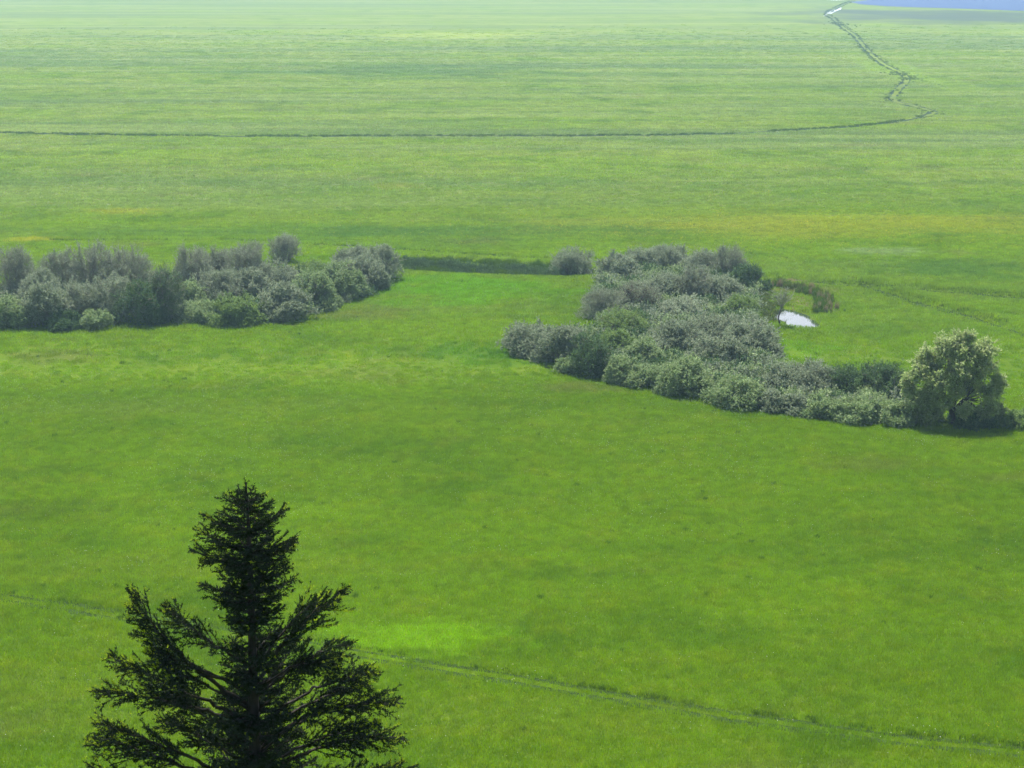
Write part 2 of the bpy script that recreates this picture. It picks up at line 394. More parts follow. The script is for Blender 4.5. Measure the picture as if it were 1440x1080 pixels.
for off in (-.48, .48):
    ribbon('wheel_rut', TRACK_NEAR, .24, M_RUT, 'wheel rut of the track crossing the near meadow', offset=off, wob=.5, seed=int(off * 20) + 20)
ribbon('wheel_rut', TRACK_RIGHT, .55, M_RUT, 'trodden track running to the right edge beyond the pond', offset=-.5, wob=.5, seed=4)
ribbon('wheel_rut', TRACK_MID, .5, M_RUT, 'trodden track beyond the pond', offset=-.5, wob=.5, seed=5)
ribbon('footpath', line((1108, 394), (1140, 398), (1165, 402), n=4), .8, M_EARTH, 'short bare strip of earth beyond the pond', wob=.6, seed=6)
ribbon('stream_bed', DITCH, .9, M_FARCH, 'dark bed of the ditch in mid meadow', lift=.04, wob=.4)
ribbon('stream_bed', FAR_DITCH, .75, M_FARCH, 'long straight dark ditch across the far plain', lift=.02, wob=.9)
ribbon('stream_bed', RIVER, .28, M_FARCH, 'left line of the winding river channel far out on the plain', lift=.02, wob=.95, offset=-.9)
ribbon('stream_bed', RIVER, .42, M_FARCH, 'right line of the winding river channel far out on the plain', lift=.02, wob=.95, offset=1.3, seed=3)

# ------------------------------------------------------------------ grass: tufts set on points with geometry nodes
def tuft(n, rad, hmin, hmax, w, seed, lean=.5):
    r = np.random.default_rng(seed)
    a = r.uniform(0, 2 * pi, n); q = rad * np.sqrt(r.uniform(0, 1, n)); bx = q * np.cos(a); by = q * np.sin(a)
    h = r.uniform(hmin, hmax, n); fa = r.uniform(0, 2 * pi, n); ln = r.uniform(.1, lean, n) * h
    wx = np.cos(fa + pi/2) * w; wy = np.sin(fa + pi/2) * w; dx = np.cos(fa) * ln; dy = np.sin(fa) * ln
    z0 = np.full(n, -.03)
    P = [np.stack([bx - wx, by - wy, z0], 1), np.stack([bx + wx, by + wy, z0], 1),
         np.stack([bx + dx*.35 + wx*.8, by + dy*.35 + wy*.8, h * .6], 1), np.stack([bx + dx*.35 - wx*.8, by + dy*.35 - wy*.8, h * .6], 1),
         np.stack([bx + dx, by + dy, h], 1)]
    V = np.stack(P, 1).reshape(-1, 3); b = np.arange(n) * 5
    Fc = np.concatenate([np.stack([b, b+1, b+2], 1), np.stack([b, b+2, b+3], 1), np.stack([b+3, b+2, b+4], 1)])
    return V, Fc

def scatter(name, pts, scale, sources, label, cat=None):
    """one 'stuff' object: source meshes set on points"""
    n = len(pts); me = bpy.data.meshes.new(name); me.vertices.add(n); me.vertices.foreach_set('co', np.asarray(pts, np.float32).ravel())
    at = me.attributes.new('scl', 'FLOAT_VECTOR', 'POINT')
    sc = np.asarray(scale, np.float32)
    if sc.ndim == 1: sc = np.stack([sc] * 3, 1)
    at.data.foreach_set('vector', sc.ravel())
    at = me.attributes.new('rot', 'FLOAT', 'POINT'); at.data.foreach_set('value', rng.uniform(0, 2 * pi, n).astype(np.float32))
    o = link(name, me); tag(o, label, cat, kind='stuff')
    g = bpy.data.node_groups.new(name, 'GeometryNodeTree')
    g.interface.new_socket('Geometry', in_out='INPUT', socket_type='NodeSocketGeometry')
    g.interface.new_socket('Geometry', in_out='OUTPUT', socket_type='NodeSocketGeometry')
    gi = g.nodes.new('NodeGroupInput'); go = g.nodes.new('NodeGroupOutput'); ip = g.nodes.new('GeometryNodeInstanceOnPoints'); ip.inputs['Pick Instance'].default_value = True
    jn = g.nodes.new('GeometryNodeJoinGeometry')
    for k, s in enumerate(sources):
        so = bpy.data.objects.new(name + '_source', s)
        oi = g.nodes.new('GeometryNodeObjectInfo'); oi.inputs['Object'].default_value = so; oi.inputs['As Instance'].default_value = True
        g.links.new(oi.outputs['Geometry'], jn.inputs[0])
    g.links.new(gi.outputs[0], ip.inputs['Points']); g.links.new(jn.outputs[0], ip.inputs['Instance'])
    a1 = g.nodes.new('GeometryNodeInputNamedAttribute'); a1.data_type = 'FLOAT_VECTOR'; a1.inputs['Name'].default_value = 'scl'
    a2 = g.nodes.new('GeometryNodeInputNamedAttribute'); a2.data_type = 'FLOAT'; a2.inputs['Name'].default_value = 'rot'
    cx = g.nodes.new('ShaderNodeCombineXYZ'); g.links.new(a2.outputs[0], cx.inputs['Z'])
    g.links.new(a1.outputs[0], ip.inputs['Scale']); g.links.new(cx.outputs[0], ip.inputs['Rotation'])
    ri = g.nodes.new('FunctionNodeRandomValue'); ri.data_type = 'INT'
    mins = [s for s in ri.inputs if s.name == 'Min' and s.type == 'INT'][0]; maxs = [s for s in ri.inputs if s.name == 'Max' and s.type == 'INT'][0]
    mins.default_value = 0; maxs.default_value = len(sources) - 1
    g.links.new([s for s in ri.outputs if s.type == 'INT'][0], ip.inputs['Instance Index'])
    g.links.new(ip.outputs[0], go.inputs[0])
    md = o.modifiers.new('scatter', 'NODES'); md.node_group = g
    return o

def field_points(y0, y1, dens, margin=6.0, slope=.335):
    area = slope * (y1**2 - y0**2) + 2 * margin * (y1 - y0); n = int(area * dens)
    if dens > .15:                                       # even cover: a jittered grid
        st = dens ** -.5; gx, gy = np.meshgrid(np.arange(-(slope*y1+margin), slope*y1+margin, st), np.arange(y0, y1, st))
        gx[::2] += st / 2; x = (gx + rng.uniform(-.42, .42, gx.shape) * st).ravel(); y = (gy + rng.uniform(-.42, .42, gx.shape) * st).ravel()
        k = np.abs(x) < slope * y + margin; return x[k], y[k]
    y = np.sqrt(rng.uniform(y0**2, y1**2, int(n))); x = rng.uniform(-1, 1, n) * (slope * y + margin)
    return x, y

def tuft_scale(x, y):
    s = .92 + .25 * vnoise(x / 2.3, y / 2.3, 21) * (.4 + .9 * vnoise(x / 13, y / 15, 22))
    d, sg = poly_dist(x, y, TRACK_NEAR)
    rut = np.abs(np.abs(d) - .48) < .24
    s = np.where(rut, s * .22, s); s = np.where((d < .2), s * .9, s)
    s = np.where((d > .72) & (d < 1.2), s * 1.15, s)
    for T in (TRACK_RIGHT, TRACK_MID):
        d, sg = poly_dist(x, y, T); s = np.where(np.abs(d * sg + .5) < .4, s * .3, s); s = np.where(np.abs(d * sg - 1.2) < .9, s * 1.5, s)
    d, sg = poly_dist(x, y, TRACK_BACK); s = np.where(d < .5, s * .35, s); s = np.where(np.abs(d * sg - 1.3) < .7, s * 1.6, s)
    p = pond_d(x, y); s = np.where(p < 1.08, 0, s)
    d, _ = poly_dist(x, y, DITCH); s = np.where(d < 1.0, 0, s)
    if y.max() > 340:
        d, _ = poly_dist(x, y, FAR_DITCH); s = np.where(d < 1.5, 0, s); d, sg = poly_dist(x, y, RIVER); s = np.where(np.abs(d * sg - .2) < 1.7, 0, s)
    return s

for (y0, y1, dens, rad, h0, h1, w, nb, nm) in ((79, 175, 6.5, .38, .10, .24, .011, 60, 'near'), (170, 330, 2.0, .6, .12, .28, .02, 60, 'mid'), (235, 950, .26, 1.4, .12, .30, .05, 60, 'far')):
    x, y = field_points(y0, y1, dens); s = tuft_scale(x, y); k = (s > 0.01) & (rng.uniform(0, 1, len(x)) < {'near': 1 - smooth(155, 175, y), 'mid': smooth(165, 185, y) * (1 - smooth(245, 330, y)), 'far': smooth(235, 330, y) * (1 - smooth(380, 940, y))}[nm]); x, y, s = x[k], y[k], s[k]
    srcs = [mesh_np('grass_tuft', *tuft(nb, rad, h0, h1, w, 40 + j), M_GRASS) for j in range(5)]
    scatter('meadow_grass', np.stack([x, y, relief(x, y)], 1), np.stack([np.clip(s, .6, 1.3), np.clip(s, .6, 1.3), s], 1), srcs,
            {'near': 'short green meadow grass of the near field', 'mid': 'green meadow grass around the willow thickets', 'far': 'pale green meadow grass of the far plain'}[nm], 'grass')

# scattered tussocks a little taller than the sward
x, y = field_points(80, 330, .02); k = (pond_d(x, y) > 1.2) & (vnoise(x / 20, y / 22, 77) > .45); x, y = x[k], y[k]
srcs = [mesh_np('tussock', *tuft(70, .3, .2, .42, .014, 60 + j, .8), M_GRASS_TALL) for j in range(4)]
scatter('grass_tussocks', np.stack([x, y, relief(x, y)], 1), rng.uniform(.35, .8, len(x)), srcs, 'darker grass tussocks dotted over the meadow', 'grass')

def along(pts, n, spread, off=0.0):
    pts = np.asarray(pts); seg = np.diff(pts, axis=0); L = np.r_[0, np.cumsum(np.hypot(seg[:, 0], seg[:, 1]))]
    s = rng.uniform(0, L[-1], n); x = np.interp(s, L, pts[:, 0]); y = np.interp(s, L, pts[:, 1])
    x2 = np.interp(s + .1, L, pts[:, 0]); y2 = np.interp(s + .1, L, pts[:, 1]); m = np.hypot(x2 - x, y2 - y) + 1e-9
    o = off + rng.normal(0, spread, n)
    return x - (y2 - y) / m * o, y + (x2 - x) / m * o

srcs = [mesh_np('reed_tuft', *tuft(60, .35, .5, 1.15, .022, 80 + j, .5), M_GRASS_TALL) for j in range(4)]
x1, y1 = along(DITCH, 1100, .6, .3); x2, y2 = along(DITCH_BACK, 450, .45, 0)
x = np.r_[x1, x2]; y = np.r_[y1, y2]
s = .35 + .9 * vnoise(x / 1.7, y / 2, 3); scatter('ditch_reeds', np.stack([x, y, relief(x, y)], 1), s, srcs, 'dark reeds and sedge filling the ditch between the two thickets', 'reeds')
# reeds and bank at the far right side of the pond
BANK = line((1062, 404), (1085, 402), (1112, 405), (1135, 410), (1155, 420), (1163, 430), (1156, 441), n=5)
ribbon('pond_bank', line((1092, 418), (1115, 420), (1135, 428), (1152, 438), n=5), 2.2, M_EARTH, 'bare earth bank around the far side of the pond', lift=.06, wob=.4)
x, y = along(BANK, 260, .65); srcs2 = srcs + [mesh_np('dry_reed', *tuft(45, .3, .6, 1.3, .02, 90, .35), M_REED_DRY), mesh_np('green_reed', *tuft(45, .3, .5, 1.2, .022, 91, .5), M_REED)]
scatter('pond_reeds', np.stack([x, y, relief(x, y)], 1), rng.uniform(.25, 1.05, len(x)), srcs2, 'reeds and dry stems lining the far bank of the pond', 'reeds')
x, y = along(line((1062, 412), (1075, 425), (1085, 440), (1088, 452), n=4), 260, 1.0)
srcs3 = [mesh_np('sedge', *tuft(60, .4, .35, .8, .024, 95 + j, .7), M_REED) for j in range(3)]
scatter('pond_sedge', np.stack([x, y, relief(x, y)], 1), rng.uniform(.35, .8, len(x)), srcs3, 'bright green sedge on the left shore of the pond', 'sedge')
# tall grass fringes of the far ditch and river
x1, y1 = along(FAR_DITCH, 800, .35, .9); x2, y2 = along(FAR_DITCH, 200, .4, -1.0); x3, y3 = along(RIVER, 330, .5, 2.0); x4, y4 = along(RIVER, 200, .5, -1.5); x5, y5 = along(RIVER, 60, .6, .2)
xr, yr = G(1273, 108); x6 = xr + rng.normal(0, 2.2, 110); y6 = yr + rng.normal(0, 12, 110)
xr, yr = G(1182, 34); x7 = xr + rng.normal(0, 3, 60); y7 = yr + rng.normal(0, 12, 60)
x = np.r_[x1, x2, x3, x4, x5, x6, x7]; y = np.r_[y1, y2, y3, y4, y5, y6, y7]
keep = vnoise(x / 9, y / 14, 12) > .3; x, y = x[keep], y[keep]
srcs4 = [mesh_np('bank_tuft', *tuft(50, .9, .3, .8, .06, 100 + j, .6), M_GRASS_TALL) for j in range(3)]
scatter('bank_grass', np.stack([x, y, relief(x, y)], 1), rng.uniform(.25, .65, len(x)), srcs4, 'dark tall grass along the far ditch and the winding river', 'grass')
x, y = along(TRACK_NEAR, 260, .15, .95); x2, y2 = along(TRACK_RIGHT, 700, .4, 1.1); x3, y3 = along(TRACK_MID, 700, .4, 1.0); x4, y4 = along(TRACK_BACK, 800, .4, 1.0)
x = np.r_[x, x2, x3, x4]; y = np.r_[y, y2, y3, y4]; k = (vnoise(x / 4, y / 4, 8) > .35); x, y = x[k], y[k]
scatter('track_verge_grass', np.stack([x, y, relief(x, y)], 1), rng.uniform(.45, .9, len(x)), [mesh_np('verge_tuft', *tuft(50, .3, .12, .28, .014, 110 + j, .7), M_GRASS_TALL) for j in range(3)], 'taller darker grass on the verges of the tracks', 'grass')

# ------------------------------------------------------------------ wild flowers
def flower_mesh(name, r, col, seed, h=.24):
    m = plain_mat(name, col, var=.1); q = np.random.default_rng(seed); V = []; Fc = []
    for k in range(5):
        cx, cy = q.normal(0, .6, 2); hz = h * q.uniform(.7, 1.3); b = len(V)
        for j in range(6): V.append((cx + r * cos(j * pi / 3), cy + r * sin(j * pi / 3), hz + q.uniform(-.3, .3) * r))
        V += [(cx, cy, hz + r * .8), (cx, cy, hz - r * .8)]
        for j in range(6): Fc += [(b + j, b + (j + 1) % 6, b + 6), (b + (j + 1) % 6, b + j, b + 7)]
    return mesh_np(name, V, Fc, m)
x, y = field_points(80, 260, .5)
band = np.exp(-((y - 150 - .05 * x) / 28) ** 2); p = .06 + .8 * band * smooth(.45, .7, vnoise(x / 9, y / 12, 55)) + .3 * band * (vnoise(x / 2, y / 3, 56) > .8)
k = (rng.uniform(0, 1, len(x)) < p) & (pond_d(x, y) > 1.2)
x, y = x[k], y[k]
scatter('white_meadow_flowers', np.stack([x, y, relief(x, y)], 1), rng.uniform(.6, 1.2, len(x)), [flower_mesh('seed_heads', .021, (.75, .78, .68), 3), flower_mesh('seed_heads', .021, (.7, .72, .66), 4)], 'white flower and seed heads dotted over the meadow', 'wildflowers')
x, y = field_points(80, 200, .8); k = rng.uniform(0, 1, len(x)) < .04 + .6 * smooth(.5, .75, vnoise(x / 14, y / 14, 66)); x, y = x[k], y[k]
x2, y2 = G(1240, 322); nfl = 2400; xa = x2 - 8 + rng.normal(0, 34, nfl); ya = y2 + rng.normal(0, 11, nfl)
x = np.r_[x, xa]; y = np.r_[y, ya]
scatter('yellow_meadow_flowers', np.stack([x, y, relief(x, y)], 1), rng.uniform(.5, 1.1, len(x)) * np.where(y > 205, 1.9, 1), [flower_mesh('buttercups', .020, (.75, .62, .04), 5), flower_mesh('buttercups', .016, (.7, .58, .04), 6)], 'yellow buttercups scattered through the meadow', 'wildflowers')

# ------------------------------------------------------------------ woody plants
class Segs:
    """collects tapered tubes (3-sided)"""
    def __init__(s): s.a = []; s.b = []; s.ra = []; s.rb = []
    def add(s, A, B, ra, rb):
        A = np.atleast_2d(A); B = np.atleast_2d(B); n = len(A); s.a.append(A); s.b.append(B)
        s.ra.append(np.broadcast_to(ra, n).astype(float)); s.rb.append(np.broadcast_to(rb, n).astype(float))
    def mesh(s, name, mat, sides=3):
        A = np.concatenate(s.a); B = np.concatenate(s.b); ra = np.concatenate(s.ra); rb = np.concatenate(s.rb); n = len(A)
        D = B - A; D /= np.linalg.norm(D, axis=1, keepdims=True) + 1e-9
        ref = np.where(np.abs(D[:, 2:3]) > .9, np.array([[1., 0, 0]]), np.array([[0, 0, 1.]]))
        U = np.cross(D, ref); U /= np.linalg.norm(U, axis=1, keepdims=True) + 1e-9; Wv = np.cross(D, U)
        V = np.zeros((n, 2 * sides, 3))
        for k in range(sides):
            o = cos(2*pi*k/sides) * U + sin(2*pi*k/sides) * Wv
            V[:, k] = A + o * ra[:, None]; V[:, sides + k] = B + o * rb[:, None]
        b = np.arange(n) * 2 * sides
        Fc = np.concatenate([np.stack([b + k, b + (k+1) % sides, b + sides + (k+1) % sides, b + sides + k], 1) for k in range(sides)])
        return mesh_np(name, V.reshape(-1, 3), Fc, mat, smooth_shade=True)

def unit(v): return v / (np.linalg.norm(v, axis=-1, keepdims=True) + 1e-9)

def leaves_on(r, A, B, per, ll, lw, up=.15, spread=.8, start=.1):
    """leaf triangles along the shoots A->B"""
    n = len(A); t = r.uniform(start, 1.05, (n, per)); P = A[:, None] + (B - A)[:, None] * t[..., None]
    D = unit(B - A)[:, None] + r.normal(0, spread, (n, per, 3)) + np.array([0, 0, up]); D = unit(D).reshape(-1, 3); P = P.reshape(-1, 3)
    L = ll * r.uniform(.6, 1.3, len(P))[:, None]; nv = r.normal(0, .75, D.shape) + np.array([-.25, .25, .85]); S = unit(np.cross(D, nv)) * lw * r.uniform(.6, 1.3, len(P))[:, None]
    V = np.stack([P, P + D * L * .5 + S, P + D * L, P + D * L * .5 - S], 1).reshape(-1, 3); b = np.arange(len(P)) * 4
    return V, np.stack([b, b + 1, b + 2, b + 3], 1)

def shrub_meshes(seed, w, h, kind, dep=None):
    """kind -> density of leaves, uprightness"""
    r = np.random.default_rng(seed); dep = dep or w
    q = dict(dense=dict(st=13, br=9, sh=6, per=9, ll=.19, lw=.052, el=(8, 86), up=.3, tw=.004, sl=.42, fill=95, fu=.35),
             twiggy=dict(st=14, br=9, sh=6, per=6, ll=.15, lw=.036, el=(24, 80), up=.7, tw=.014, sl=.7, fill=60, fu=.7),
             half=dict(st=13, br=9, sh=6, per=7, ll=.17, lw=.044, el=(14, 80), up=.55, tw=.006, sl=.55, fill=80, fu=.5))[kind]
    size = (w * h) ** .5; ns = max(6, int(q['st'] * min(1.25, size / 3.4))); S = Segs()
    az = (np.arange(ns) + r.uniform(-.4, .4, ns)) * 2.39996; el = np.radians(q['el'][0] + (q['el'][1] - q['el'][0]) * ((np.arange(ns) + .5) / ns) ** .75)
    lump = r.uniform(.84, 1.0, ns) if kind != 'dense' else r.uniform(.75, 1.05, ns)
    d = np.stack([np.cos(az) * np.cos(el) * w / 2, np.sin(az) * np.cos(el) * dep / 2, np.sin(el) * h], 1) * lump[:, None] * .86
    base = np.stack([np.cos(az), np.sin(az), az * 0], 1) * r.uniform(.02, .10, ns)[:, None] * w
    ctrl = base + d * .5 + np.array([0, 0, 1.]) * (np.cos(el) * h * .16)[:, None] + r.normal(0, .05 * size, (ns, 3))
    ctrl[:, 2] = np.maximum(ctrl[:, 2], .1 * h)
    tip = base + d
    def bez(i, t): t = t[..., None]; return (1-t)**2 * base[i] + 2*t*(1-t) * ctrl[i] + t*t * tip[i]
    K = 6
    for k in range(K):
        t0 = np.full(ns, k / K); t1 = np.full(ns, (k + 1) / K); ii = np.arange(ns)
        rr = size * .016; S.add(bez(ii, t0), bez(ii, t1), rr * (1 - k / K * .85), rr * (1 - (k + 1) / K * .85))
    nb = int(q['br'] * min(1.3, size / 3.2 + .15)); si = np.repeat(np.arange(ns), nb); t = r.uniform(.3, 1.0, len(si)) ** .8
    A = bez(si, t); Dm = unit(bez(si, np.minimum(t + .05, 1.05)) - bez(si, t - .05))
    D = unit(Dm * .7 + r.normal(0, .75, A.shape) + np.array([0, 0, q['up'] * .4])); L = size * .24 * r.uniform(.5, 1.2, len(A)) * (1.15 - .5 * t)
    B = A + D * L[:, None]; B[:, 2] = np.maximum(B[:, 2], .08); S.add(A, B, size * .005, size * .0025)
    bi = np.repeat(np.arange(len(A)), q['sh']); t = r.uniform(.15, 1.0, len(bi)); A2 = A[bi] + (B - A)[bi] * t[:, None]
    D2 = unit(D[bi] * .7 + r.normal(0, .5, A2.shape) + np.array([0, 0, q['up']])); L2 = q['sl'] * r.uniform(.4, 1.25, len(A2)) * min(1.2, size / 3.2 + .1)
    B2 = A2 + D2 * L2[:, None]; B2[:, 2] = np.maximum(B2[:, 2], .05); S.add(A2, B2, q['tw'], q['tw'] * .4)
    # outer billows of leafy shoots all over the crown, down to the ground
    nl = 11; ld = unit(r.normal(0, 1, (nl, 3)) * np.array([1, 1, .8])); ld[:, 2] = np.abs(ld[:, 2]); lr = r.uniform(.24, .42, nl)
    lc = ld * np.array([w / 2, dep / 2, h]) * (1 - lr)[:, None] * r.uniform(.8, 1.08, nl)[:, None]
    nf = int(q['fill'] * w * (h * .6 + dep * .4)); li = r.integers(0, nl, nf); g = unit(r.normal(0, 1, (nf, 3)) + np.array([0, 0, .3]))
    Rl = np.stack([lr[li] * w * .62, lr[li] * dep * .62, lr[li] * h * .75], 1)
    A3 = lc[li] + g * Rl * r.uniform(.62, .98, nf)[:, None]; A3[:, 2] = np.abs(A3[:, 2]) * 1.0 + .03
    D3 = unit(g * .8 + unit(A3) * .3 + r.normal(0, .3, A3.shape) + np.array([0, 0, q['fu']])); B3 = A3 + D3 * (q['sl'] * .75 * r.uniform(.4, 1.2, nf))[:, None]
    S.add(A3, B3, q['tw'], q['tw'] * .4)
    V, Fc = leaves_on(r, np.concatenate([A2, A3]), np.concatenate([B2, B3]), q['per'], q['ll'], q['lw'])
    V[:, 2] = np.maximum(V[:, 2], .01)
    return S, V, Fc

SHRUBS_BUILT = []
def shrub(px, base, w_px, top, kind, leaf, label, group, twig=None, name='willow_shrub', cat='shrub', dep=None, seed=None):
    x, y = G(px, base); sc = F / depth_of(y); w = w_px / sc; rdep = min(w * .6, 3.4) if dep is None else dep / 2
    x, y = G(px, base); y += rdep; x = (px - 720) / F * depth_of(y)
    dd = depth_of(y)
    # row of the ground under the centre, then the height that reaches the top row
    def row(z): v = (z - CAM_H); dz = v * cos(PITCH) + y * sin(PITCH); return 540 - F * dz / (y * cos(PITCH) - v * sin(PITCH))
    h = .5
    for _ in range(30):
        h += (row(h) - top) / (F / dd) * .8
    h = max(h, .6)
    seed = seed or (int(px) * 7 + int(base) * 13)
    S, V, Fc = shrub_meshes(seed, w * 1.1, h * .97, kind, rdep * 2.1)
    z = float(relief(np.array([x]), np.array([y]))[0])
    e = bpy.data.objects.new(name, None); COL.objects.link(e); e.location = (x, y, z - .03); e.empty_display_size = .5
    tag(e, label, cat, group)
    link('stems', S.mesh('stems', twig or M_TWIG), e); link('foliage', mesh_np('foliage', V, Fc, LEAF[leaf]), e)
    return e

